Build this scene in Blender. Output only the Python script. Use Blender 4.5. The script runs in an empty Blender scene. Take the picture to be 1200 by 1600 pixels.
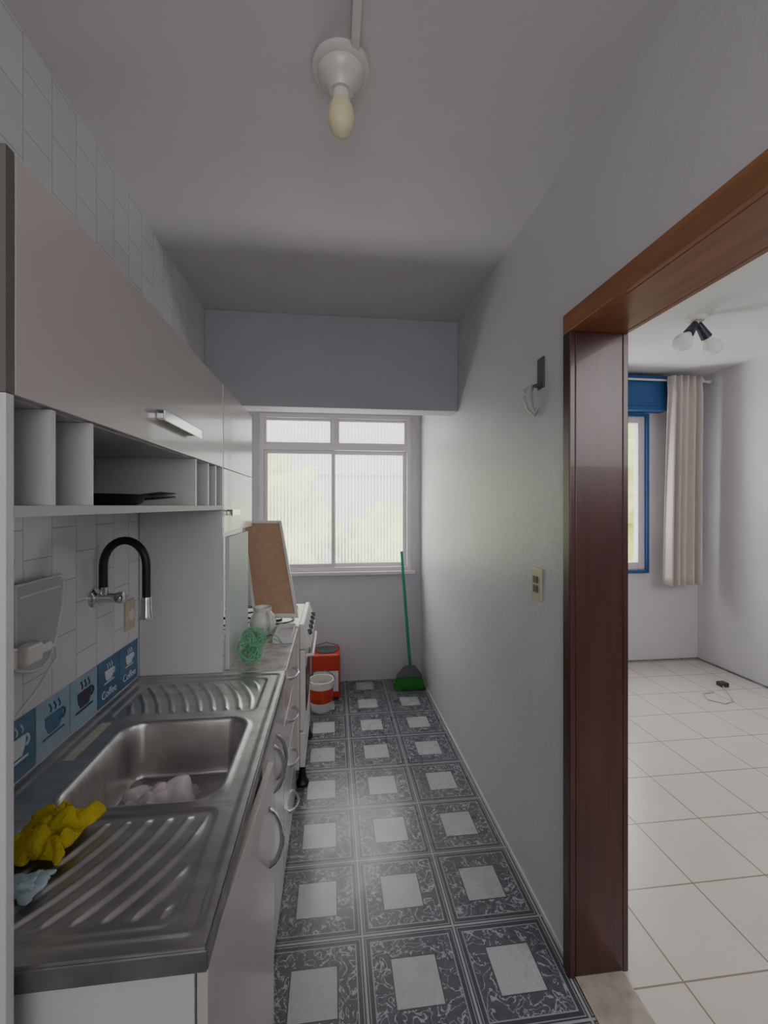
import bpy, math, random
import numpy as np
from mathutils import Vector, Matrix, noise
random.seed(4)
scene=bpy.context.scene
try:
    scene.view_settings.view_transform='AgX'
    scene.view_settings.exposure=0.72
except Exception: pass
pi=math.pi
# ---------------------------------------------------------------- materials
def lin(c):
    return tuple(((x/255)/12.92 if x/255<=0.04045 else ((x/255+0.055)/1.055)**2.4) for x in c)+(1.0,)
def mat(name,rgb,rough=0.5,metal=0.0,spec=0.5,bump=0.0,bscale=40,var=0.0,vscale=3.0,coat=0.0,stretch=None,alpha=None,trans=0.0):
    m=bpy.data.materials.new(name); m.use_nodes=True
    nt=m.node_tree; b=nt.nodes['Principled BSDF']
    b.inputs['Base Color'].default_value=lin(rgb)
    b.inputs['Roughness'].default_value=rough
    b.inputs['Metallic'].default_value=metal
    b.inputs['Specular IOR Level'].default_value=spec
    b.inputs['Coat Weight'].default_value=coat
    b.inputs['Transmission Weight'].default_value=trans
    if alpha is not None: b.inputs['Alpha'].default_value=alpha
    geo=nt.nodes.new('ShaderNodeNewGeometry')
    mp=nt.nodes.new('ShaderNodeMapping'); nt.links.new(geo.outputs['Position'],mp.inputs['Vector'])
    if stretch: mp.inputs['Scale'].default_value=stretch
    if var>0:
        n=nt.nodes.new('ShaderNodeTexNoise'); n.inputs['Scale'].default_value=vscale; n.inputs['Detail'].default_value=4
        nt.links.new(mp.outputs['Vector'],n.inputs['Vector'])
        r=nt.nodes.new('ShaderNodeValToRGB')
        c=lin(rgb)
        r.color_ramp.elements[0].position=.3; r.color_ramp.elements[1].position=.7
        r.color_ramp.elements[0].color=tuple(x*(1-var) for x in c[:3])+(1,)
        r.color_ramp.elements[1].color=tuple(min(1,x*(1+var)) for x in c[:3])+(1,)
        nt.links.new(n.outputs['Fac'],r.inputs['Fac']); nt.links.new(r.outputs['Color'],b.inputs['Base Color'])
    if bump>0:
        n=nt.nodes.new('ShaderNodeTexNoise'); n.inputs['Scale'].default_value=bscale; n.inputs['Detail'].default_value=3
        nt.links.new(mp.outputs['Vector'],n.inputs['Vector'])
        bp=nt.nodes.new('ShaderNodeBump'); bp.inputs['Strength'].default_value=bump; bp.inputs['Distance'].default_value=.01
        nt.links.new(n.outputs['Fac'],bp.inputs['Height']); nt.links.new(bp.outputs['Normal'],b.inputs['Normal'])
    return m
class NT:
    def __init__(s,m): s.nt=m.node_tree
    def val(s,x,inp):
        if hasattr(x,'is_linked') or hasattr(x,'links'): s.nt.links.new(x,inp)
        else: inp.default_value=x
    def math(s,op,a,b=0.0,c=0.0):
        n=s.nt.nodes.new('ShaderNodeMath'); n.operation=op
        s.val(a,n.inputs[0]); s.val(b,n.inputs[1]); s.val(c,n.inputs[2]); return n.outputs[0]
    def mix(s,f,a,b):
        n=s.nt.nodes.new('ShaderNodeMix'); n.data_type='RGBA'
        s.val(f,n.inputs[0]); s.val(a,n.inputs[6]); s.val(b,n.inputs[7]); return n.outputs[2]
def pos(m):
    g=m.node_tree.nodes.new('ShaderNodeNewGeometry'); s=m.node_tree.nodes.new('ShaderNodeSeparateXYZ')
    m.node_tree.links.new(g.outputs['Position'],s.inputs[0]); return g.outputs['Position'],s.outputs

M={}
M['wall']=mat('painted_wall',(200,198,205),.6,bump=.12,bscale=60,var=.03)
M['wallR']=mat('painted_wall_right',(205,202,208),.45,bump=.15,bscale=35,var=.03)
M['ceil']=mat('painted_ceiling',(206,202,203),.7,bump=.05,var=.02)
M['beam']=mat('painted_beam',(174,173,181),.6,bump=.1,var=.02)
M['roomwall']=mat('room_wall_paint',(210,207,210),.7,var=.02)
M['roomceil']=mat('room_ceiling_paint',(224,224,224),.8,var=.01)
M['white']=mat('white_laminate',(208,206,208),.35,var=.02)
M['door']=mat('beige_gloss_laminate',(196,188,185),.22,var=.02,coat=.2)
M['darkside']=mat('grey_edge_laminate',(104,100,96),.5)
M['inside']=mat('inner_laminate',(182,180,182),.5,var=.03)
M['steel']=mat('brushed_stainless_steel',(200,198,196),.34,metal=1.0,bump=.06,bscale=30,var=.14,vscale=9,stretch=(1,3,1))
M['chrome']=mat('chrome',(205,205,208),.14,metal=1.0)
M['black']=mat('black_rubber',(24,26,30),.4)
M['blackpan']=mat('black_enamel',(20,20,22),.3)
M['plastic']=mat('white_plastic',(222,220,214),.3)
M['cream']=mat('cream_plastic',(205,196,168),.35)
M['wood']=mat('reddish_varnished_wood',(68,35,34),.32,var=.28,vscale=5,stretch=(6,6,.7),coat=.15)
M['woodlit']=mat('lit_varnished_wood',(150,98,64),.35,var=.22,vscale=5,stretch=(6,.7,6),coat=.15)  # door frame wood with the light on the header put into its colour
M['marble']=mat('grey_marble_worktop',(186,178,174),.25,var=.35,vscale=22,bump=.1,bscale=30)
M['greenish']=mat('pale_green_board',(192,204,198),.5)
M['cork']=mat('cork_brown',(186,150,126),.8,var=.08,vscale=40)
M['yellow']=mat('yellow_microfiber',(202,186,50),.95,bump=.5,bscale=220,var=.08,vscale=30)
M['ragpink']=mat('white_pink_rag',(232,222,222),.9,var=.15,vscale=25)
M['ragblue']=mat('pale_blue_rag',(186,205,214),.9,var=.1,vscale=25)
M['green']=mat('green_plastic',(10,138,106),.4)
M['bristle']=mat('green_bristle',(50,145,60),.7,bump=.8,bscale=250)
M['cord']=mat('mint_green_cord',(118,184,148),.5)
M['cordw']=mat('pale_grey_cord',(170,184,178),.5)
M['red']=mat('red_orange_tin',(186,54,36),.35,var=.1,vscale=8)
M['bucketlab']=mat('red_bucket_label',(200,64,42),.4)
M['blue']=mat('blue_paint',(34,84,142),.45)
M['alu']=mat('window_aluminium',(216,207,212),.4)
M['curtain']=mat('beige_curtain_fabric',(202,192,187),.95,bump=.3,bscale=200)
M['bulb']=mat('bulb_milk_glass',(230,220,184),.35)
M['bulbw']=mat('white_bulb_glass',(238,238,240),.3)
M['porcelain']=mat('porcelain_base',(214,212,207),.22)
M['hook']=mat('off_white_hook',(176,176,174),.3)
M['purple']=mat('dark_purple_metal',(40,34,58),.4)
M['greym']=mat('grey_metal',(86,90,92),.45)
M['tileblue']=mat('blue_glazed_tile',(66,112,146),.2,var=.12,vscale=25)
M['tilelight']=mat('pale_blue_glazed_tile',(156,182,200),.2,var=.1,vscale=25)
M['ink']=mat('tile_print_white',(214,224,228),.3)
M['inkd']=mat('tile_print_brown',(70,72,86),.3)
M['stone']=mat('threshold_stone',(178,168,156),.4,var=.2,vscale=20)
M['leaf']=mat('foliage',(150,162,84),.8,var=.25,vscale=2.2)
M['bark']=mat('bark',(90,72,56),.9)
M['ext']=mat('exterior_render',(158,162,168),.9,var=.04)
M['grass']=mat('grass_ground',(142,142,134),.95,var=.3,vscale=1)
M['rubber']=mat('dark_sealing',(62,62,64),.6)
M['rim']=mat('steel_rim_edge',(150,148,146),.4,metal=.8,var=.2,vscale=20)
M['grime']=mat('worn_grout_line',(130,130,130),.8,var=.4,vscale=14)
M['frost']=mat('frosted_acrylic',(200,207,212),.25,alpha=.65)
M['sticker']=mat('cream_sticker',(214,210,192),.5,var=.1,vscale=60)

def tilewall(name):
    m=mat(name,(214,214,214),.16); nt=m.node_tree; N=NT(m); p,s=pos(m)
    cmb=nt.nodes.new('ShaderNodeCombineXYZ')
    nt.links.new(N.math('ADD',s[2],-.87+1.5),cmb.inputs[0]); nt.links.new(N.math('ADD',s[1],-1.19+3.0-.10),cmb.inputs[1])
    b=nt.nodes.new('ShaderNodeTexBrick'); nt.links.new(cmb.outputs[0],b.inputs['Vector'])
    b.inputs['Scale'].default_value=1; b.inputs['Brick Width'].default_value=.15; b.inputs['Row Height'].default_value=.11
    b.inputs['Mortar Size'].default_value=.0013; b.inputs['Mortar Smooth'].default_value=.3
    b.inputs['Color1'].default_value=lin((220,219,222)); b.inputs['Color2'].default_value=lin((214,213,217)); b.inputs['Mortar'].default_value=lin((172,170,170))
    b.offset=.5
    pb=nt.nodes['Principled BSDF']
    nt.links.new(b.outputs['Color'],pb.inputs['Base Color'])
    bp=nt.nodes.new('ShaderNodeBump'); bp.inputs['Strength'].default_value=.4; bp.inputs['Distance'].default_value=.003; bp.invert=True
    nt.links.new(b.outputs['Fac'],bp.inputs['Height']); nt.links.new(bp.outputs['Normal'],pb.inputs['Normal'])
    return m
M['tilewall']=tilewall('white_wall_tile')

def kfloor():
    m=mat('patterned_floor_tile',(100,100,100),.22); nt=m.node_tree; N=NT(m); p,s=pos(m)
    fx=N.math('FRACT',N.math('DIVIDE',N.math('ADD',s[0],-.105+3.3),.33))
    fy=N.math('FRACT',N.math('DIVIDE',N.math('ADD',s[1],-1.545+3.3),.33))
    ax=N.math('ABSOLUTE',N.math('SUBTRACT',fx,.5)); ay=N.math('ABSOLUTE',N.math('SUBTRACT',fy,.5))
    c=N.math('MAXIMUM',ax,ay)
    nz=nt.nodes.new('ShaderNodeTexNoise'); nz.inputs['Scale'].default_value=22; nz.inputs['Detail'].default_value=3; nz.inputs['Distortion'].default_value=1.2
    nt.links.new(p,nz.inputs['Vector'])
    v=N.math('ABSOLUTE',N.math('SUBTRACT',nz.outputs['Fac'],.5))
    vein=N.math('LESS_THAN',v,.02)
    nz2=nt.nodes.new('ShaderNodeTexNoise'); nz2.inputs['Scale'].default_value=60; nt.links.new(p,nz2.inputs['Vector'])
    dark=N.mix(nz2.outputs['Fac'],lin((60,62,68)),lin((98,101,109)))
    marb=N.mix(vein,dark,lin((160,162,169)))
    def band(a,b): return N.math('MULTIPLY',N.math('GREATER_THAN',c,a),N.math('LESS_THAN',c,b))
    col=marb
    lite=N.mix(nz2.outputs['Fac'],lin((160,160,165)),lin((180,180,185)))
    col=N.mix(band(.225,.24),col,lin((74,76,82)))
    col=N.mix(N.math('LESS_THAN',c,.225),col,lite)
    col=N.mix(band(.415,.427),col,lin((148,151,158)))
    col=N.mix(band(.427,.465),col,lin((66,69,75)))
    col=N.mix(band(.465,.474),col,lin((148,151,158)))
    col=N.mix(band(.474,.489),col,lin((66,69,75)))
    col=N.mix(N.math('GREATER_THAN',c,.489),col,lin((160,161,167)))
    nt.links.new(col,nt.nodes['Principled BSDF'].inputs['Base Color'])
    nz3=nt.nodes.new('ShaderNodeTexNoise'); nz3.inputs['Scale'].default_value=5; nz3.inputs['Detail'].default_value=5; nt.links.new(p,nz3.inputs['Vector'])
    nt.links.new(N.math('MULTIPLY_ADD',nz3.outputs['Fac'],.3,.14),nt.nodes['Principled BSDF'].inputs['Roughness'])
    return m
M['kfloor']=kfloor()
def rfloor():
    m=mat('white_floor_tile',(220,215,206),.25); nt=m.node_tree; N=NT(m); p,s=pos(m)
    fx=N.math('FRACT',N.math('DIVIDE',N.math('ADD',s[0],-1.12+3.3),.33))
    fy=N.math('FRACT',N.math('DIVIDE',N.math('ADD',s[1],-1.605+3.3),.33))
    c=N.math('MAXIMUM',N.math('ABSOLUTE',N.math('SUBTRACT',fx,.5)),N.math('ABSOLUTE',N.math('SUBTRACT',fy,.5)))
    nz=nt.nodes.new('ShaderNodeTexNoise'); nz.inputs['Scale'].default_value=4; nt.links.new(p,nz.inputs['Vector'])
    base=N.mix(nz.outputs['Fac'],lin((208,201,191)),lin((220,214,204)))
    col=N.mix(N.math('GREATER_THAN',c,.491),base,lin((150,135,117)))
    nt.links.new(col,nt.nodes['Principled BSDF'].inputs['Base Color'])
    return m
M['rfloor']=rfloor()
def fluted():
    m=bpy.data.materials.new('fluted_glass'); m.use_nodes=True; nt=m.node_tree; nt.nodes.clear(); N=NT(m)
    p,s=pos(m)
    out=nt.nodes.new('ShaderNodeOutputMaterial')
    tr=nt.nodes.new('ShaderNodeBsdfTransparent'); tr.inputs[0].default_value=(.95,.96,.93,1)
    tl=nt.nodes.new('ShaderNodeBsdfTranslucent'); tl.inputs[0].default_value=(.84,.86,.80,1)
    gl=nt.nodes.new('ShaderNodeBsdfGlossy'); gl.inputs['Roughness'].default_value=.2
    w=N.math('SINE',N.math('MULTIPLY',s[0],2*pi/.029))
    f=N.math('MULTIPLY_ADD',w,.15,.18)
    m1=nt.nodes.new('ShaderNodeMixShader'); nt.links.new(f,m1.inputs[0]); nt.links.new(tr.outputs[0],m1.inputs[1]); nt.links.new(tl.outputs[0],m1.inputs[2])
    m2=nt.nodes.new('ShaderNodeMixShader'); m2.inputs[0].default_value=.06
    nt.links.new(m1.outputs[0],m2.inputs[1]); nt.links.new(gl.outputs[0],m2.inputs[2]); nt.links.new(m2.outputs[0],out.inputs[0])
    return m
M['fluted']=fluted()
def clear(name,tint,g):
    m=bpy.data.materials.new(name); m.use_nodes=True; nt=m.node_tree; nt.nodes.clear()
    out=nt.nodes.new('ShaderNodeOutputMaterial')
    tr=nt.nodes.new('ShaderNodeBsdfTransparent'); tr.inputs[0].default_value=tint
    gl=nt.nodes.new('ShaderNodeBsdfGlossy'); gl.inputs['Roughness'].default_value=.08
    m2=nt.nodes.new('ShaderNodeMixShader'); m2.inputs[0].default_value=g
    nt.links.new(tr.outputs[0],m2.inputs[1]); nt.links.new(gl.outputs[0],m2.inputs[2]); nt.links.new(m2.outputs[0],out.inputs[0]); return m
M['clear']=clear('clear_glass',(.97,.98,.98,1),.06)

# ---------------------------------------------------------------- geometry helpers
def g_box(x0,x1,y0,y1,z0,z1):
    v=[(x0,y0,z0),(x1,y0,z0),(x1,y1,z0),(x0,y1,z0),(x0,y0,z1),(x1,y0,z1),(x1,y1,z1),(x0,y1,z1)]
    f=[(0,3,2,1),(4,5,6,7),(0,1,5,4),(1,2,6,5),(2,3,7,6),(3,0,4,7)]
    return v,f
def frame_of(d):
    d=Vector(d).normalized(); a=Vector((0,0,1)) if abs(d.z)<.9 else Vector((1,0,0))
    u=d.cross(a).normalized(); return u,d.cross(u).normalized()
def g_tube(pts,r,seg=12,closed=False):
    pts=[Vector(p) for p in pts]; n=len(pts)
    rs=r if isinstance(r,(list,tuple)) else [r]*n
    V=[];F=[]
    t0=(pts[1]-pts[0]).normalized(); u,w=frame_of(t0)
    for i,p in enumerate(pts):
        if closed: t=(pts[(i+1)%n]-pts[i-1]).normalized()
        elif i==0: t=t0
        elif i==n-1: t=(pts[-1]-pts[-2]).normalized()
        else: t=(pts[i+1]-pts[i-1]).normalized()
        u=(u-t*u.dot(t)).normalized(); w=t.cross(u)
        for k in range(seg):
            a=2*pi*k/seg; V.append(tuple(p+(u*math.cos(a)+w*math.sin(a))*rs[i]))
    m=n if closed else n-1
    for i in range(m):
        for k in range(seg):
            a=i*seg+k; b=i*seg+(k+1)%seg; j=((i+1)%n)*seg
            F.append((a,b,j+(k+1)%seg,j+k))
    if not closed:
        F.append(tuple(range(seg))[::-1]); F.append(tuple((n-1)*seg+k for k in range(seg)))
    return V,F
def g_cyl(p0,p1,r0,r1=None,seg=24):
    return g_tube([p0,p1],[r0,r0 if r1 is None else r1],seg)
def g_lathe(prof,c,axis=(0,0,1),seg=32):
    ax=Vector(axis).normalized(); u,w=frame_of(ax); c=Vector(c); V=[];F=[]
    for r,h in prof:
        for k in range(seg):
            a=2*pi*k/seg; V.append(tuple(c+ax*h+(u*math.cos(a)+w*math.sin(a))*max(r,1e-4)))
    for i in range(len(prof)-1):
        for k in range(seg):
            F.append((i*seg+k,i*seg+(k+1)%seg,(i+1)*seg+(k+1)%seg,(i+1)*seg+k))
    F.append(tuple(range(seg))[::-1]); F.append(tuple((len(prof)-1)*seg+k for k in range(seg)))
    return V,F
WL={}
def root(name,loc,label,cat,group=None,kind=None):
    e=bpy.data.objects.new(name,None); e.location=loc; e.empty_display_size=.1
    scene.collection.objects.link(e); WL[e]=Vector(loc)
    e['label']=label
    if cat: e['category']=cat
    if group: e['group']=group
    if kind: e['kind']=kind
    return e
def mk(name,geoms,m,parent=None,label=None,cat=None,kind=None,group=None,bevel=0,smooth=False,angle=35,base=False):
    V=[];F=[]
    for v,f in geoms:
        o=len(V); V+=list(v); F+=[tuple(i+o for i in q) for q in f]
    a=np.array(V); lo=a.min(0); hi=a.max(0); c=(lo+hi)/2
    if base: c[2]=lo[2]
    me=bpy.data.meshes.new(name); me.from_pydata([tuple(p) for p in (a-c)],[],F); me.update()
    me.validate()
    import bmesh
    bm=bmesh.new(); bm.from_mesh(me); bmesh.ops.recalc_face_normals(bm,faces=bm.faces); bm.to_mesh(me); bm.free()
    ob=bpy.data.objects.new(name,me); scene.collection.objects.link(ob); me.materials.append(m)
    WL[ob]=Vector(c)
    if parent:
        ob.parent=parent; ob.location=Vector(c)-WL[parent]
    else: ob.location=c
    if smooth:
        for p in me.polygons: p.use_smooth=True
        me.set_sharp_from_angle(angle=math.radians(angle))
    if bevel>0:
        b=ob.modifiers.new('Bevel','BEVEL'); b.width=bevel; b.segments=2; b.limit_method='ANGLE'
    if label: ob['label']=label
    if cat: ob['category']=cat
    if kind: ob['kind']=kind
    if group: ob['group']=group
    return ob
def struct(name,geoms,m,label,cat='structure',**k):
    return mk(name,geoms,m,label=label,cat=cat,kind='structure',**k)
def text_mesh(name,s,size,m,parent,yc,zc,x,ext=.0006):
    cu=bpy.data.curves.new(name,'FONT'); cu.body=s; cu.size=size; cu.extrude=ext; cu.align_x='CENTER'; cu.align_y='CENTER'
    o=bpy.data.objects.new(name+'_tmp',cu); scene.collection.objects.link(o)
    dg=bpy.context.evaluated_depsgraph_get(); me=bpy.data.meshes.new_from_object(o.evaluated_get(dg))
    bpy.data.objects.remove(o)
    V=[(x+v.co.z,yc+v.co.x,zc+v.co.y) for v in me.vertices]; F=[tuple(p.vertices) for p in me.polygons]
    return mk(name,[(V,F)],m,parent=parent)

XL,XR,YB,H=-.745,.78,3.81,2.68
X2=.945; RX=3.62; RY=3.95; RH=2.80; Y0=-1.4
# ---------------------------------------------------------------- shell
struct('floor',[g_box(XL,XR,Y0,YB,-.1,0)],M['kfloor'],'dark marbled kitchen floor tiles with light grey centre squares','floor')
struct('floor.001',[g_box(X2,RX,Y0,RY,-.1,0)],M['rfloor'],'cream white square floor tiles with brown grout','floor')
struct('trim_3',[g_box(XR,X2,.30,1.47,-.1,.004)],M['stone'],'beige stone threshold strip in the doorway','threshold')
struct('ceiling',[g_box(XL-.12,X2-.02,Y0,YB+.15,H,H+.12)],M['ceil'],'matt light grey painted kitchen ceiling','ceiling')
struct('ceiling.001',[g_box(X2,RX+.1,Y0,RY+.15,RH,RH+.12)],M['roomceil'],'white painted ceiling of the next room','ceiling')
struct('wall_left',[g_box(XL-.12,XL,Y0,YB+.15,-.1,H)],M['tilewall'],'white glazed square wall tiles','wall')
struct('wall_near',[g_box(XL-.12,RX+.1,Y0-.12,Y0,-.1,RH)],M['wall'],'grey painted wall','wall')
oy0,oy1=.40,1.355; oz=2.12
struct('wall_right',[g_box(XR,X2,oy1,RY+.15,.0,H+.12),g_box(XR,X2,Y0,oy0,.0,H+.12),g_box(XR,X2,oy0,oy1,oz,H+.12)],M['wallR'],'smooth grey painted wall with wide doorway','wall')
wx0,wx1,wz0,wz1=-.62,.69,.957,2.32
struct('wall_back',[g_box(XL,wx0,YB,YB+.15,-.1,H),g_box(wx1,XR,YB,YB+.15,-.1,H),g_box(wx0,wx1,YB,YB+.15,-.1,wz0),g_box(wx0,wx1,YB,YB+.15,wz1,H)],M['wall'],'grey painted wall around the fluted glass window','wall')
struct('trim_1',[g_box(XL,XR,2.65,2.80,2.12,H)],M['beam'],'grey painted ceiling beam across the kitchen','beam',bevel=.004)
rx0,rx1,rz0,rz1=1.5,3.05,.90,2.42
struct('wall_back.001',[g_box(X2,rx0,RY,RY+.15,-.1,RH),g_box(rx1,RX,RY,RY+.15,-.1,RH),g_box(rx0,rx1,RY,RY+.15,-.1,rz0),g_box(rx0,rx1,RY,RY+.15,rz1,RH)],M['roomwall'],'pale grey painted wall of the next room','wall')
struct('wall_right.001',[g_box(RX,RX+.1,Y0,RY+.15,-.1,RH)],M['roomwall'],'pale grey side wall of the next room','wall')
struct('baseboard_right',[g_box(XR-.006,XR,1.376,YB,0,.018)],M['wallR'],'thin painted skirting line','baseboard')
struct('baseboard_back',[g_box(X2,RX,RY-.008,RY,0,.015),g_box(RX-.008,RX,1.0,RY-.008,0,.015)],M['grime'],'worn grey wall edge line','baseboard')
# door frame
struct('door_1',[g_box(XR-.02,XR,1.325,1.368,0,2.095),g_box(XR,X2,1.325,1.355,0.004,2.095),g_box(X2,X2+.02,1.325,1.392,0,2.095)],M['wood'],'dark reddish varnished wooden door jamb','door frame',bevel=.003)
struct('trim_2',[g_box(XR-.02,XR,.34,1.368,2.095,2.160),g_box(XR,X2,.40,1.355,2.095,2.12),g_box(X2,X2+.02,.34,1.392,2.095,2.165),g_box(XR-.02,XR,.34,.40,0,2.095)],M['woodlit'],'varnished wooden door header, light painted in as orange brown','door frame',bevel=.003)
# ---------------------------------------------------------------- kitchen window
def rect_frame(x0,x1,z0,z1,y0,y1,t):
    return [g_box(x0,x0+t,y0,y1,z0,z1),g_box(x1-t,x1,y0,y1,z0,z1),g_box(x0+t,x1-t,y0,y1,z0,z0+t),g_box(x0+t,x1-t,y0,y1,z1-t,z1)]
W=struct('window_1',rect_frame(wx0,wx1,wz0,wz1,YB-.01,YB+.07,.035)+[g_box(wx0+.035,wx1-.035,YB-.01,YB+.07,2.01,2.055)],M['alu'],'pinkish white metal window with fluted glass panes','window',bevel=.002)
mk('sill',[g_box(wx0-.03,wx1+.03,YB-.045,YB-.0005,wz0-.03,wz0)],M['alu'],parent=W,bevel=.004)
ix0,ix1=wx0+.036,wx1-.036
for i,(a,b,y) in enumerate([(ix0,.022,YB+.005),(-.01,ix1,YB+.036)]):
    s=mk('sash',rect_frame(a,b,wz0+.036,2.009,y,y+.025,.032),M['alu'],parent=W,bevel=.002)
    mk('glass_pane',[g_box(a+.032,b-.032,y+.010,y+.014,wz0+.068,1.977)],M['fluted'],parent=s)
for i,(a,b) in enumerate([(ix0,.0),(.035,ix1)]):
    s=mk('awning_sash',rect_frame(a,b,2.056,wz1-.036,YB+.01,YB+.03,.022),M['alu'],parent=W,bevel=.002)
    mk('glass_pane',[g_box(a+.022,b-.022,YB+.018,YB+.022,2.078,wz1-.058)],M['fluted'],parent=s)
mk('mullion',[g_box(.0005,.0345,YB,YB+.06,2.056,wz1-.036)],M['alu'],parent=W)
# ---------------------------------------------------------------- room window
W2=struct('window_2',rect_frame(rx0,rx1+.025,rz0-.03,rz1+.01,RY-.03,RY-.0005,.028),M['blue'],'window with blue wooden surround and white sash','window',bevel=.003)
s=mk('sash',rect_frame(rx0+.01,rx1-.003,rz0+.004,rz1-.01,RY+.0,RY+.06,.07)+[g_box(2.25,2.31,RY+.02,RY+.06,rz0+.08,rz1-.08)],M['alu'],parent=W2,bevel=.003)
mk('glass_pane',[g_box(rx0+.08,rx1-.075,RY+.038,RY+.042,rz0+.08,rz1-.08)],M['clear'],parent=s)
r=struct('trim_4',[g_box(rx0-.05,3.20,RY-.13,RY,2.44,RH-.03),g_box(rx0-.05,3.21,RY-.14,RY,2.48,2.50)],M['blue'],'blue painted roller shutter box above the window','shutter box',bevel=.004)
# curtain
rod=root('curtain_rod',(2.5,3.79,2.72),'thin white metal curtain rod above the blue window','curtain rod')
mk('pole',[g_cyl((1.4,3.79,2.72),(3.60,3.79,2.72),.010)],M['plastic'],parent=rod,smooth=True)
mk('finial',[g_lathe([(.0,0),(.018,.004),(.018,.02),(0,.026)],(3.585,3.79,2.72),(1,0,0),16)],M['plastic'],parent=rod,smooth=True)
mk('bracket',[g_box(3.52,3.535,3.78,RY,2.728,2.745)],M['plastic'],parent=rod)
V=[];F=[];nx,nz=90,24
for j in range(nz+1):
    t=j/nz; z=2.745-t*1.96
    for i in range(nx+1):
        q=i/nx; x=3.12-.04*t+q*(.34+.03*t)
        y=3.73+(.033+.012*t)*math.sin(q*2*pi*5+1.2*math.sin(t*2))*(.7+.3*math.sin(9*q))
        if j<=1: y=3.74+.03*math.sin(q*2*pi*5)
        V.append((x,y-.005,z))
for j in range(nz):
    for i in range(nx):
        a=j*(nx+1)+i; F.append((a,a+1,a+nx+2,a+nx+1))
cu=mk('curtain',[(V,F)],M['curtain'],label='beige fabric curtain gathered in folds beside the window',cat='curtain',smooth=True,angle=80)
sd=cu.modifiers.new('Solidify','SOLIDIFY'); sd.thickness=.003
# ---------------------------------------------------------------- ceiling lamp kitchen
L=root('ceiling_lamp',(.022,1.15,2.68),'white porcelain ceiling lamp holder with a bare bulb','lamp')
mk('lamp_base',[g_lathe([(.076,0),(.076,-.010),(.069,-.016),(.062,-.018),(.060,-.026),(.050,-.040),(.036,-.052),(.030,-.066),(.0,-.066)],(.022,1.15,2.68))],M['porcelain'],parent=L,smooth=True)
mk('bulb',[g_lathe([(.018,-.066),(.021,-.085),(.0315,-.105),(.035,-.128),(.034,-.145),(.028,-.162),(.015,-.174),(.0,-.178)],(.022,1.15,2.68))],M['bulb'],parent=L,smooth=True,label='cream coloured round led bulb')
mk('bulb_collar',[g_lathe([(.022,-.066),(.024,-.083),(.023,-.092),(0,-.092)],(.022,1.15,2.68))],M['plastic'],parent=L,smooth=True)
mk('cable_conduit',[g_box(.045,.066,-1.3,1.10,2.668,2.68)],M['plastic'],label='narrow white plastic cable conduit on the ceiling',cat='conduit',bevel=.002)
# room ceiling lamp
c=Vector((2.43,2.66,RH))
L=root('ceiling_lamp',tuple(c),'double spot ceiling lamp with dark arms and white bulbs','lamp')
mk('lamp_base',[g_lathe([(.06,0),(.06,-.012),(.045,-.03),(.015,-.035),(.012,-.06),(0,-.06)],c)],M['porcelain'],parent=L,smooth=True)
for dx,dy in ((-1,-.25),(1,.1)):
    d=Vector((dx*.75,dy,-.85)).normalized(); p=c+Vector((dx*.012,0,-.05))
    mk('socket_arm',[g_cyl(p,p+d*.11,.022,.034)],M['purple'],parent=L,smooth=True)
    mk('bulb',[g_lathe([(.020,.105),(.030,.13),(.052,.165),(.060,.195),(.052,.225),(.02,.242),(0,.245)],p,d)],M['bulbw'],parent=L,smooth=True)
# ---------------------------------------------------------------- compact kitchen wall unit
U=root('wall_cabinet',(-.59,1.21,1.515),'beige compact kitchen wall cabinet with open shelf and side panels','cabinet')
xb=-.742; xf=-.45
mk('body',[g_box(xb,xf,.65,1.78,1.995,2.01),g_box(xb,xf,.65,1.78,1.68,1.695),g_box(xb,xf+.018,.65,1.78,1.514,1.530),g_box(xb,xb+.006,.65,1.78,1.530,1.680),g_box(xb,xb+.006,.65,1.78,1.695,1.995)],M['inside'],parent=U)
d=mk('door',[g_box(xf+.001,xf+.018,.652,1.785,1.682,2.012)],M['door'],parent=U,bevel=.0015,label='glossy beige flap door')
def bar_handle(parent,x,y0,y1,z):
    return mk('handle',[g_box(x,x+.022,y0+.01,y0+.025,z-.008,z+.008),g_box(x,x+.022,y1-.025,y1-.01,z-.008,z+.008),g_box(x+.020,x+.026,y0,y1,z-.013,z+.013),g_box(x+.003,x+.026,y0,y1,z+.010,z+.014)],M['chrome'],parent=parent,bevel=.002,label='chrome bar handle')
bar_handle(d,xf+.018,1.12,1.42,1.752)
mk('edge_strip',[g_box(xb,xf+.018,.634,.6495,1.682,2.012)],M['darkside'],parent=U)
mk('side_panel',[g_box(xb,xf+.018,.634,.6495,.0,1.681)],M['white'],parent=U,bevel=.001)
mk('side_panel',[g_box(xb,xf+.018,1.781,1.798,.871,2.012)],M['white'],parent=U,bevel=.001)
for y in (.74,.85,1.46,1.60,1.70):
    mk('divider',[g_box(xb+.007,xf+.014,y-.006,y+.006,1.5305,1.6795)],M['white'],parent=U)
U2=root('wall_cabinet',(-.59,2.1,1.42),'beige wall cabinet with flap door and small lower door','cabinet')
mk('body',[g_box(xb,xf,1.80,2.41,1.42,2.01)],M['inside'],parent=U2)
mk('door',[g_box(xf+.001,xf+.018,1.801,2.41,1.682,2.012)],M['door'],parent=U2,bevel=.0015)
d=mk('door',[g_box(xf+.001,xf+.018,1.801,2.41,1.42,1.679)],M['door'],parent=U2,bevel=.0015)
bar_handle(d,xf+.018,1.84,1.99,1.50)
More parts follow.
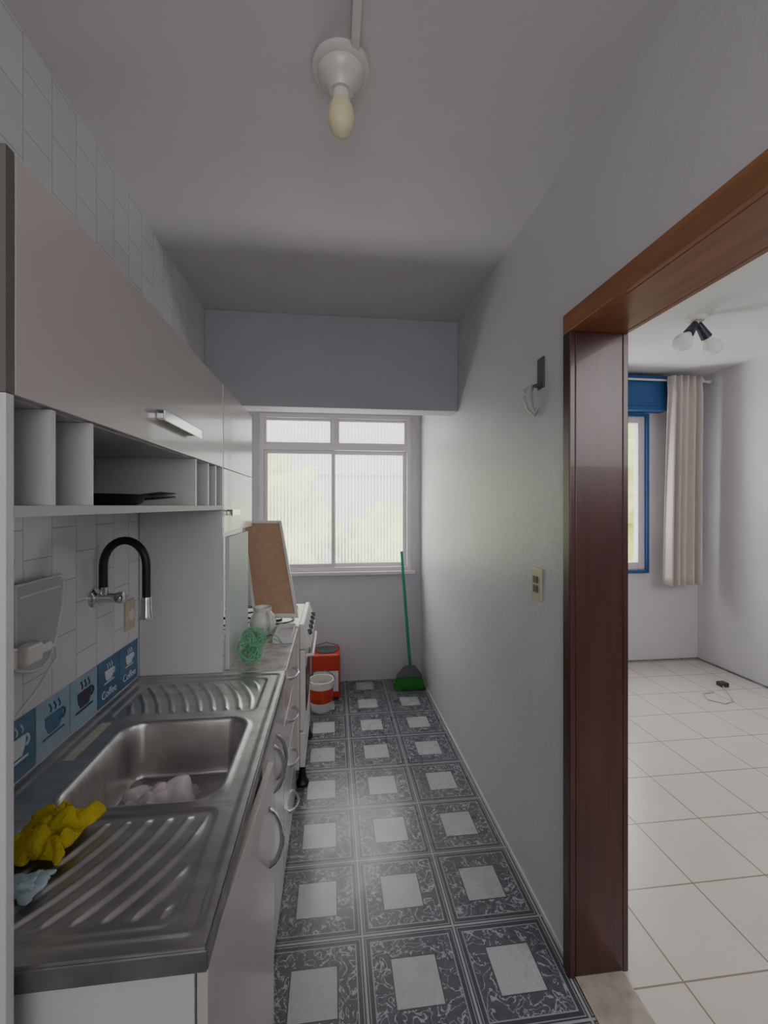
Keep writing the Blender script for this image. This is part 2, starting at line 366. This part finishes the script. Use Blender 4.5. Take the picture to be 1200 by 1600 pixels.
# skillet on open shelf
S=root('frying_pan',(-.6,1.12,1.531),'black enamel frying pan lying on the open shelf','frying pan')
mk('pan',[g_lathe([(.105,.0),(.12,.004),(.13,.022),(.134,.026),(.128,.026),(.116,.010),(0,.008)],(-.59,1.12,1.531))],M['blackpan'],parent=S,smooth=True)
mk('pan_handle',[g_tube([(-.49,1.20,1.552),(-.468,1.26,1.558),(-.462,1.34,1.560)],[.009,.010,.007])],M['blackpan'],parent=S,smooth=True)
# ---------------------------------------------------------------- sink top
SX0,SX1,SY0,SY1,SZ=XL+.003,-.19,.68,1.774,.87
def sdf(x,y,cx,cy,hx,hy,r):
    qx=np.abs(x-cx)-hx+r; qy=np.abs(y-cy)-hy+r
    return np.hypot(np.maximum(qx,0),np.maximum(qy,0))+np.minimum(np.maximum(qx,qy),0)-r
def sm(t): t=np.clip(t,0,1); return t*t*(3-2*t)
NX,NY=170,340
xs=np.linspace(SX0,SX1,NX); ys=np.linspace(SY0,SY1,NY); Xg,Yg=np.meshgrid(xs,ys)
Z=np.zeros_like(Xg)
Z-=.005*sm(-sdf(Xg,Yg,-.465,1.227,.262,.53,.02)/.012)
b=sdf(Xg,Yg,-.438,1.215,.178,.192,.06)
rim=.004*np.exp(-((b-.006)/.007)**2)
Z+=rim
Z-=.150*sm(-b/.035)**.9
for (cy,hy,yb,sgn) in ((.86,.140,1.03,1),(1.59,.14,1.40,-1)):
    dz=sdf(Xg,Yg,-.47,cy,.225,hy,.03)
    inside=sm(-dz/.010)
    dist=(yb-Yg)*sgn
    ph=(Xg+.30+ .9*dist**2*(1.6 if sgn>0 else 1.2))/(.040*(1+.6*dist))
    rid=np.clip(np.cos(2*pi*ph),0,1)**1.6
    inner=sm(-(dz+.018)/.016)
    Z+=inside*(-.004)+inner*.006*rid
V=[(float(Xg[j,i]),float(Yg[j,i]),float(SZ+Z[j,i])) for j in range(NY) for i in range(NX)]
F=[(j*NX+i,j*NX+i+1,(j+1)*NX+i+1,(j+1)*NX+i) for j in range(NY-1) for i in range(NX-1)]
bd=[i for i in range(NX)]+[j*NX+NX-1 for j in range(1,NY)]+[(NY-1)*NX+i for i in range(NX-2,-1,-1)]+[j*NX for j in range(NY-2,0,-1)]
o=len(V); V+=[(V[i][0],V[i][1],SZ-.032) for i in bd]
nb=len(bd)
for k in range(nb): F.append((bd[k],bd[(k+1)%nb],o+(k+1)%nb,o+k))
SK=root('kitchen_sink',(-.46,1.22,.84),'long stainless steel kitchen sink top with bowl and ribbed drainers','sink')
mk('sink_top',[(V,F)],M['steel'],parent=SK,smooth=True,angle=50)
mk('drain',[g_lathe([(.0,.003),(.022,.003),(.026,.006),(.036,.006),(.038,.002),(.038,0)],(-.44,1.30,.7155))],M['chrome'],parent=SK,smooth=True)
mk('rim_edge',[g_box(SX0,SX1+.003,SY0-.004,SY0-.0005,SZ-.036,SZ-.006),g_box(SX1+.0005,SX1+.004,SY0,SY1,SZ-.036,SZ-.006)],M['rim'],parent=SK)
mk('sticker',[g_box(-.700,-.672,1.22,1.42,.8655,.8665)],M['sticker'],parent=SK,label='narrow cream sticker strip')
# ---------------------------------------------------------------- base cabinets
def arch_handle(parent,x,y,z,l,vertical=True):
    pts=[]
    for i in range(15):
        t=i/14; o=.034*math.sin(pi*t)**.6; s=(t-.5)*l
        pts.append((x+o,y,z+s) if vertical else (x+o,y+s,z))
    return mk('handle',[g_tube(pts,.0065,10)],M['chrome'],parent=parent,smooth=True,label='arched chrome handle')
B=root('base_cabinet',(-.46,1.23,0),'beige base cabinet beneath the stainless sink with one door ajar','cabinet')
bx=-.212
mk('body',[g_box(XL+.003,bx,.70,.716,.0,.835),g_box(XL+.003,bx,1.755,1.771,.0,.835),g_box(XL+.003,bx,.716,1.755,.06,.076),g_box(XL+.003,bx,.716,1.755,0,.06),g_box(XL+.003,XL+.009,.716,1.755,.076,.7)],M['white'],parent=B)
for (a,b,hy) in ((.705,1.232,1.17),(1.238,1.50,1.47),(1.506,1.768,1.54)):
    d=mk('door',[g_box(bx+.001,bx+.018,a,b,.03,.822)],M['door'],parent=B,bevel=.0015)
    arch_handle(d,bx+.018,hy,.66,.15)
    if a<.8:
        an=math.radians(3.5); h_=(b-a)/2
        d.rotation_euler=(0,0,-an)
        d.location=d.location+Vector((h_*math.sin(an)+.001,-h_*(1-math.cos(an)),0))
B2=root('drawer_cabinet',(-.46,2.08,0),'beige drawer cabinet beneath the marbled worktop','cabinet')
mk('body',[g_box(XL+.003,bx,1.79,2.375,.0,.835)],M['white'],parent=B2)
for z0,z1 in ((.03,.235),(.24,.44),(.445,.64),(.645,.825)):
    d=mk('drawer',[g_box(bx+.001,bx+.018,1.792,2.373,z0,z1)],M['door'],parent=B2,bevel=.0015)
    arch_handle(d,bx+.018,2.08,(z0+z1)/2+.01,.15,False)
mk('worktop',[g_box(XL+.003,-.185,1.7785,2.385,.836,.87)],M['marble'],label='grey marbled worktop on the drawer cabinet',cat='worktop',bevel=.003)
# ---------------------------------------------------------------- stove
T=root('stove',(-.43,2.66,0),'white freestanding gas stove with black feet','stove')
sy0,sy1,sx=2.40,2.95,-.15
mk('body',[g_box(-.70,sx-.03,sy0,sy1,.09,.875)],M['plastic'],parent=T,bevel=.006)
od=mk('oven_door',[g_box(sx-.029,sx,sy0+.01,sy1-.01,.30,.74)],M['plastic'],parent=T,bevel=.006)
mk('oven_glass',[g_box(sx+.0005,sx+.004,sy0+.08,sy1-.08,.38,.62)],M['blackpan'],parent=od)
mk('handle',[g_tube([(sx,sy0+.05,.70),(sx+.04,sy0+.06,.70),(sx+.04,sy1-.06,.70),(sx,sy1-.05,.70)],.009)],M['plastic'],parent=od,smooth=True)
mk('lower_drawer',[g_box(sx-.029,sx,sy0+.01,sy1-.01,.10,.29)],M['plastic'],parent=T,bevel=.006)
V=[(sx-.029,sy0,.745),(sx+.035,sy0,.76),(sx-.005,sy0,.885),(sx-.029,sy0,.885)]; V=V+[(a,sy1,c_) for a,_,c_ in V]
cp=mk('control_panel',[(V,[(0,1,2,3),(7,6,5,4),(0,4,5,1),(1,5,6,2),(2,6,7,3),(3,7,4,0)])],M['plastic'],parent=T,bevel=.004)
for i in range(5):
    y=sy0+.08+i*.10; mk('knob',[g_lathe([(.018,0),(.018,.006),(.014,.018),(0,.02)],(sx+.017,y,.82),(1,0,.32),16)],M['greym'],parent=cp,smooth=True)
gr=[]
for y in (2.54,2.80):
    for x in (-.56,-.32):
        for k in range(4):
            a=k*pi/2; gr.append(g_cyl((x+.03*math.cos(a),y+.03*math.sin(a),.892),(x+.10*math.cos(a),y+.10*math.sin(a),.892),.004,seg=8))
        gr.append(g_tube([(x+.1*math.cos(t*pi/8),y+.1*math.sin(t*pi/8),.880) for t in range(16)],.004,8,True))
        gr.append(g_lathe([(.035,0),(.035,.012),(.025,.014),(0,.014)],(x,y,.8755),seg=20))
mk('burner_grate',gr,M['blackpan'],parent=T,smooth=True)
for x in (-.66,-.165):
    for y in (sy0+.03,sy1-.03):
        mk('foot',[g_lathe([(.034,0),(.036,.012),(.022,.034),(.016,.09),(0,.09)],(x,y,0),seg=16)],M['black'],parent=T,smooth=True)
# ---------------------------------------------------------------- faucet
fy,fz=1.46,1.24
Fz=root('faucet',(XL,fy,fz),'wall mounted chrome tap with black flexible gooseneck spout','faucet')
mk('wall_flange',[g_lathe([(.030,0),(.030,.006),(.018,.014),(0,.014)],(XL,fy,fz),(1,0,0),24)],M['chrome'],parent=Fz,smooth=True)
mk('tap_body',[g_cyl((XL+.012,fy,fz),(XL+.07,fy,fz),.015),g_cyl((XL+.035,fy,fz),(XL+.035,fy,fz+.035),.013,.014)],M['chrome'],parent=Fz,smooth=True)
mk('tap_knob',[g_lathe([(.012,0),(.019,.004),(.019,.020),(.012,.024),(0,.024)],(XL+.07,fy,fz),(1,0,0),12),g_box(XL+.078,XL+.088,fy-.028,fy+.028,fz-.005,fz+.005)],M['chrome'],parent=Fz,smooth=True)
xa=XL+.030; xe=XL+.158; xm=(xa+xe)/2; R=(xe-xa)/2
pts=[(xa,fy,fz+.030),(xa,fy,fz+.06)]+[(xm-R*math.cos(a*pi/14),fy,fz+.10+R*1.25*math.sin(a*pi/14)) for a in range(15)]+[(xe,fy,fz+.06),(xe,fy,fz+.0)]
mk('flexible_spout',[g_tube(pts,.0125,14)],M['black'],parent=Fz,smooth=True)
mk('spray_head',[g_lathe([(.014,.0),(.016,-.01),(.017,-.05),(.020,-.06),(.020,-.068),(0,-.068)],(xe,fy,fz+.0),seg=20)],M['chrome'],parent=Fz,smooth=True)
# ---------------------------------------------------------------- outlets and switch
O=root('electrical_outlet',(XL,1.70,1.13),'cream electrical outlet plate on the tiled wall','outlet')
mk('plate',[g_box(XL,XL+.008,1.665,1.735,1.075,1.185)],M['cream'],parent=O,bevel=.003)
mk('socket',[g_lathe([(.022,0),(.022,.003),(.018,.003),(.018,.001),(0,.001)],(XL+.008,1.70,1.13),(1,0,0),20)],M['plastic'],parent=O,smooth=True)
O=root('electrical_outlet',(XL,1.04,1.19),'white outlet with a plugged adapter above the sink','outlet')
mk('plate',[g_box(XL,XL+.009,1.00,1.075,1.13,1.25)],M['plastic'],parent=O,bevel=.003)
mk('plug',[g_box(XL+.0095,XL+.05,1.015,1.060,1.165,1.215),g_box(XL+.035,XL+.068,1.060,1.115,1.168,1.212),g_box(XL+.040,XL+.062,1.115,1.16,1.176,1.20)],M['plastic'],parent=O,bevel=.006)
mk('cord',[g_tube([(XL+.051,1.155,1.188),(XL+.055,1.18,1.18),(XL+.055,1.185,1.15),(XL+.04,1.14,1.09),(XL+.03,1.08,1.05),(XL+.02,1.0,1.05)],.0035,8)],M['plastic'],parent=O,smooth=True)
# acrylic holder
A=root('acrylic_holder',(XL+.02,1.18,1.25),'frosted acrylic wall holder with rounded white rim','holder')
out=[(1.09,1.345),(1.255,1.345),(1.27,1.33),(1.262,1.26),(1.24,1.19),(1.21,1.14),(1.18,1.125),(1.14,1.13),(1.09,1.15)]
mk('rim',[g_tube([(XL+.022,y,z) for y,z in out],.004,8,True),g_tube([(XL+.022,1.10,1.315),(XL+.022,1.255,1.315)],.003,8)],M['plastic'],parent=A,smooth=True)
mk('panel',[([(XL+.020,y,z) for y,z in out]+[(XL+.0225,y,z) for y,z in out],[tuple(range(9)),tuple(range(17,8,-1))]+[(i,(i+1)%9,9+(i+1)%9,9+i) for i in range(9)])],M['frost'],parent=A)
for ya in (1.12,1.22): mk('bracket',[g_box(XL,XL+.018,ya,ya+.02,1.32,1.345)],M['plastic'],parent=A)
O=root('light_switch',(XR,1.58,1.23),'cream light switch plate on the grey wall','light switch')
mk('plate',[g_box(XR-.009,XR,1.545,1.62,1.172,1.292)],M['cream'],parent=O,bevel=.003)
for za in (1.235,1.20): mk('rocker',[g_box(XR-.014,XR-.0095,1.565,1.60,za,za+.027)],M['greym'],parent=O,bevel=.002)
# wall hook
O=root('wall_hook',(XR,1.56,1.98),'grey metal bracket with curved off-white plastic hook on wall','hook')
mk('bracket',[g_box(XR-.006,XR,1.53,1.58,1.97,2.085),g_box(XR-.03,XR-.006,1.545,1.57,1.975,1.985)],M['greym'],parent=O,bevel=.002)
mk('hook',[g_tube([(XR-.012,1.60,1.995),(XR-.03,1.60,1.975),(XR-.034,1.60,1.94),(XR-.028,1.59,1.90),(XR-.014,1.58,1.880),(XR-.010,1.575,1.90)],[.009,.016,.019,.015,.013,.009],14),g_tube([(XR-.03,1.60,1.965),(XR-.05,1.60,1.955),(XR-.06,1.60,1.975)],[.009,.009,.006],10)],M['hook'],parent=O,smooth=True)
# ---------------------------------------------------------------- coffee tiles
def cup(y,z,s,x):
    P=[(-.5,.35),(.5,.35),(.46,0),(.3,-.28),(-.3,-.28),(-.46,0)]
    n=len(P); V=[(x,y+a*s,z+b*s) for a,b in P]+[(x+.001,y+a*s,z+b*s) for a,b in P]
    g=[(V,[tuple(range(n)),tuple(range(2*n-1,n-1,-1))]+[(i,(i+1)%n,n+(i+1)%n,n+i) for i in range(n)])]
    g.append(g_tube([(x+.0005,y+.46*s+.16*s*math.sin(t*pi/6),z+.15*s+.16*s*math.cos(t*pi/6)) for t in range(7)],.05*s,6))
    g.append(g_box(x,x+.001,y-.6*s,y+.6*s,z-.42*s,z-.34*s))
    for k in (-.2,.05,.3):
        g.append(g_tube([(x+.0005,y+k*s+.05*s*math.sin(t),z+.45*s+t*.06*s) for t in range(6)],.03*s,6))
    return g
specs=[(1.045,'tileblue','ink',None),(1.19,'tilelight','tileblue',None),(1.335,'tilelight','inkd',None),(1.48,'tileblue','ink','Coffee'),(1.625,'tileblue','ink','Coffee')]
for y,mt,ik,tx in specs:
    lab=('blue' if mt=='tileblue' else 'pale blue')+' decorative tile with coffee cup print'+(' and lettering' if tx else '')
    t=mk('decorative_tile',[g_box(XL,XL+.003,y+.002,y+.143,.877,1.022)],M[mt],label=lab,cat='tile',group='coffee tiles above the sink',bevel=.0006)
    mk('cup_print',cup(y+.072,.95 if not tx else .965,.075 if not tx else .055,XL+.0032),M[ik],parent=t)
    if tx: text_mesh('lettering',tx,.036,M[ik],t,y+.072,.908,XL+.0038)
# ---------------------------------------------------------------- cloths
def rag(name,cx,cy,cz,w,l,h,seed,m,label,cat='cloth'):
    n=56; V=[];F=[]
    for j in range(n+1):
        for i in range(n+1):
            u=i/n*2-1; v=j/n*2-1
            nv=noise.noise(Vector((u*1.4+seed,v*1.4,seed)))
            n2=noise.noise(Vector((u*3.2+seed*2,v*3.2,seed+5)))
            n3=1-abs(noise.noise(Vector((u*2.1,v*2.1+seed,7.7))))*2.2
            e=max(0,1-max(abs(u),abs(v))**3)
            z=h*(.12+e*(.55*abs(nv)*1.6+.35*max(0,n3)+.22*n2))
            x=cx+u*w/2*(1+.35*nv)+.02*n2; y=cy+v*l/2*(1+.35*n2)+.02*nv
            V.append((x,y,cz+max(z,.002)))
    for j in range(n):
        for i in range(n):
            a=j*(n+1)+i; F.append((a,a+1,a+n+2,a+n+1))
    o=mk(name,[(V,F)],m,label=label,cat=cat,smooth=True,angle=180)
    sd=o.modifiers.new('Solidify','SOLIDIFY'); sd.thickness=.003; sd.offset=1
    return o
rag('cleaning_cloth',-.552,.925,.870,.115,.13,.075,3.1,M['yellow'],'crumpled yellow microfibre cloth on the steel drainer')
rag('cleaning_cloth',-.455,1.23,.722,.17,.10,.08,8.4,M['ragpink'],'crumpled white and pink rag in the sink bowl')
rag('cleaning_cloth',-.525,.815,.870,.05,.045,.02,5.2,M['ragblue'],'small pale blue rag on the steel drainer')
# ---------------------------------------------------------------- things on worktop
mk('storage_board',[g_box(-.429,-.412,1.81,2.20,.871,1.405)],M['greenish'],label='pale green white board standing on the worktop',cat='board',bevel=.002)
def oriented(bl,br,tr,x0,x1,y0,y1,z0,z1):
    bl,br,tr=map(Vector,(bl,br,tr)); ux=(br-bl); uy=(tr-br); n=ux.cross(uy).normalized()
    V,F=g_box(x0,x1,y0,y1,z0,z1)
    return [tuple(bl+ux*a+uy*b+n*c_) for a,b,c_ in V],F
bl,br,tr=(-.436,2.50,.905),(-.189,2.47,.905),(-.318,2.79,1.43)
C=root('cork_board',(-.31,2.49,.905),'cork notice board with white frame leaning on the stove','notice board')
mk('cork_panel',[oriented(bl,br,tr,.06,.94,.03,.97,-.003,.008)],M['cork'],parent=C)
mk('frame',[oriented(bl,br,tr,0,.06,0,1,-.01,.014),oriented(bl,br,tr,.94,1,0,1,-.01,.014),oriented(bl,br,tr,.06,.94,0,.03,-.01,.014),oriented(bl,br,tr,.06,.94,.97,1,-.01,.014)],M['plastic'],parent=C)
# jug
jx=-.355
J=root('jug',(jx,2.29,.871),'small white ceramic jug on the worktop','jug')
jc=(jx,2.29,.871)
mk('jug_body',[g_lathe([(.040,0),(.058,.022),(.066,.058),(.058,.095),(.042,.118),(.046,.14),(.042,.14),(.037,.118),(0,.10)],jc)],M['porcelain'],parent=J,smooth=True)
mk('handle',[g_tube([(jx+.030,2.25,.99),(jx+.045,2.225,.985),(jx+.052,2.21,.95),(jx+.047,2.222,.915),(jx+.040,2.235,.905)],.007,10)],M['porcelain'],parent=J,smooth=True)
P=root('stacked_tray',(-.235,2.23,.871),'white rectangular plastic tray beside the jug','tray')
mk('tray_body',[g_box(-.285,-.195,2.12,2.37,.8715,.878),g_box(-.285,-.279,2.12,2.37,.878,.90),g_box(-.201,-.195,2.12,2.37,.878,.90),g_box(-.279,-.201,2.12,2.126,.878,.90),g_box(-.279,-.201,2.364,2.37,.878,.90)],M['white'],parent=P,bevel=.001)
# cord tangle
gs=[]
for k in range(30):
    cx=-.350+random.uniform(-.006,.03); cy=1.85+random.uniform(-.02,.06); rr=random.uniform(.026,.046)
    n=Vector((random.uniform(-1,1),random.uniform(-1,1),random.uniform(-.2,1))).normalized(); u,w=frame_of(n)
    cz=.875+rr*math.hypot(u.z,w.z)+random.uniform(0,.08)
    gs.append(g_tube([Vector((cx,cy,cz))+(u*math.cos(a*pi/12)+w*math.sin(a*pi/12))*rr for a in range(24)],.0022,6,True))
gs.append(g_tube([(-.32,1.90,.90),(-.27,1.96,.95),(-.235,2.00,.915),(-.22,2.06,.885)],.0022,6))
gs.append(g_tube([(-.33,1.88,.92),(-.29,1.97,.98),(-.25,2.03,.93),(-.235,2.09,.88)],.0022,6))
mk('cord_bundle',gs,M['cord'],label='tangled mint green cord bundle on the worktop',cat='cord',smooth=True)
# ---------------------------------------------------------------- paint tins, broom
R_=root('paint_tin',(-.05,3.56,0),'red orange square paint tin beside the stove','paint tin')
mk('tin_body',[g_box(-.165,.06,3.47,3.695,.0,.35)],M['red'],parent=R_,bevel=.014)
mk('label_panel',[g_box(-.15,.045,3.4665,3.4695,.06,.22)],M['ink'],parent=R_)
mk('lid',[g_lathe([(.085,.350),(.085,.358),(.07,.36),(0,.36)],(-.05,3.58,0))],M['greym'],parent=R_,smooth=True)
mk('handle',[g_tube([(-.15,3.58,.352),(-.145,3.58,.39),(-.05,3.58,.415),(.045,3.58,.39),(.05,3.58,.352)],.003,8)],M['greym'],parent=R_,smooth=True)
K=root('paint_bucket',(-.085,3.31,0),'white plastic paint bucket with red label','bucket')
kc=(-.085,3.31,0)
mk('bucket_body',[g_lathe([(.075,0),(.082,.04),(.092,.21),(.098,.212),(.098,.225),(.090,.225),(.075,.02),(0,.02)],kc)],M['plastic'],parent=K,smooth=True)
mk('label_band',[g_lathe([(.0855,.07),(.0925,.17),(.0935,.17),(.0865,.07)],kc)],M['bucketlab'],parent=K,smooth=True)
mk('handle',[g_tube([(-.085+.099*math.cos(a),3.31-.03*math.sin(a),.215+.085*math.sin(a)) for a in [i*pi/12 for i in range(13)]],.003,8)],M['greym'],parent=K,smooth=True)
G=root('broom',(.64,3.57,0),'green broom with teal handle leaning in the corner','broom')
mk('broom_handle',[g_cyl((.645,3.60,.19),(.598,3.765,1.13),.012,.012)],M['green'],parent=G,smooth=True)
V=[(.53,3.555,.10),(.75,3.555,.10),(.75,3.635,.10),(.53,3.635,.10),(.60,3.575,.185),(.69,3.575,.185),(.69,3.62,.185),(.60,3.62,.185)]
mk('broom_head',[(V,[(0,3,2,1),(4,5,6,7),(0,1,5,4),(1,2,6,5),(2,3,7,6),(3,0,4,7)])],M['greym'],parent=G,bevel=.01)
bs=[]
for i in range(46):
    for j in range(5):
        t=i/45; q=j/4
        bs.append(g_tube([(.545+.19*t,3.565+.06*q,.101),(.505+.255*t+random.uniform(-.004,.004),3.54+.09*q,.004+random.uniform(0,.012))],[.0035,.0028],5))
b_=mk('bristles',bs,M['bristle'],parent=G); b_['kind']='stuff'
# cable on room floor
E=root('extension_cable',(3.2,3.25,0),'dark socket with loose pale cable on the tiled floor','cable')
mk('socket_block',[g_box(3.25,3.32,3.30,3.36,.0,.035)],M['rubber'],parent=E,bevel=.006)
mk('cord',[g_tube([(3.26,3.30,.012),(3.2,3.2,.006),(3.1,3.05,.006),(3.0,3.02,.006),(2.93,3.1,.006),(2.98,3.2,.006),(3.1,3.22,.006)],.004,8)],M['cordw'],parent=E,smooth=True)
# ---------------------------------------------------------------- exterior
struct('exterior_ground',[g_box(-15,20,4.3,25,-3.1,-3)],M['grass'],'grassy ground outside the building','ground')
mk('neighbour_building',[g_box(-5,4.5,11,13,-3,5.8)]+[g_box(-5,4.5,10.94,11.0,z,z+.12) for z in (-.5,2.3,5.1)],M['ext'],label='pale rendered neighbouring building seen through the glass',cat='building')
def tree(x,y,z,r,seed):
    t=root('tree',(x,y,-3),'leafy green tree standing outside the windows','tree')
    mk('trunk',[g_tube([(x,y,-3),(x+.1,y,-1),(x,y,z)],[.18,.13,.08],10)],M['bark'],parent=t,smooth=True)
    import bmesh
    bm=bmesh.new(); bmesh.ops.create_icosphere(bm,subdivisions=5,radius=1)
    V=[]
    for v in bm.verts:
        p=v.co; k=1+.35*noise.noise(p*2.2+Vector((seed,0,0)))+.22*noise.noise(p*6+Vector((0,seed,0)))
        V.append((x+p.x*r*k,y+p.y*r*k*.8,z+p.z*r*k))
    F=[tuple(v.index for v in f.verts) for f in bm.faces]; bm.free()
    mk('crown',[(V,F)],M['leaf'],parent=t)
tree(-1.5,8.3,1.1,1.35,1.0); tree(1.3,8.6,.35,1.15,4.0); tree(5.0,7.4,1.6,1.5,9.0); tree(9.2,9.5,2.4,1.8,14.0)
# ---------------------------------------------------------------- lights
w=bpy.data.worlds.new('World'); scene.world=w; w.use_nodes=True
bg=w.node_tree.nodes['Background']; bg.inputs[0].default_value=(.97,.97,1,1); bg.inputs[1].default_value=5.0
def area(name,loc,rot,sx,sy,e,col=(1,1,1),portal=False):
    l=bpy.data.lights.new(name,'AREA'); l.shape='RECTANGLE'; l.size=sx; l.size_y=sy; l.energy=e; l.color=col
    o=bpy.data.objects.new(name,l); o.location=loc; o.rotation_euler=rot; scene.collection.objects.link(o)
    if portal: l.cycles.is_portal=True
    return o
area('window_portal',(.035,YB+.10,1.64),(-pi/2,0,0),1.31,1.36,1,portal=True)
area('room_window_portal',(2.28,RY+.10,1.66),(-pi/2,0,0),1.55,1.52,1,portal=True)
# added unseen area light imitating ground bounce up through the kitchen window
area('bounce_fill',(0,5.3,-.2),(-math.radians(130),0,0),2.4,1.0,130,(1,.97,.99))
area('rear_fill',(0,-1.2,1.9),(math.radians(85),0,0),1.2,1.2,9,(1,.98,.97))  # added fill behind the camera, not an actual lamp
area('room_fill',(2.3,-.6,2.3),(math.radians(60),0,0),1.6,1.0,18,(1,.98,.98))  # added out-of-view fill that brightens the next room
# ---------------------------------------------------------------- camera
cd=bpy.data.cameras.new('Camera'); cam=bpy.data.objects.new('Camera',cd); scene.collection.objects.link(cam)
cam.location=(0,0,1.53); cam.rotation_euler=(pi/2,0,-math.radians(6.73))
cd.sensor_width=36; cd.lens=36*680/1600; cd.shift_y=-10/1600; cd.clip_start=.02
scene.camera=cam
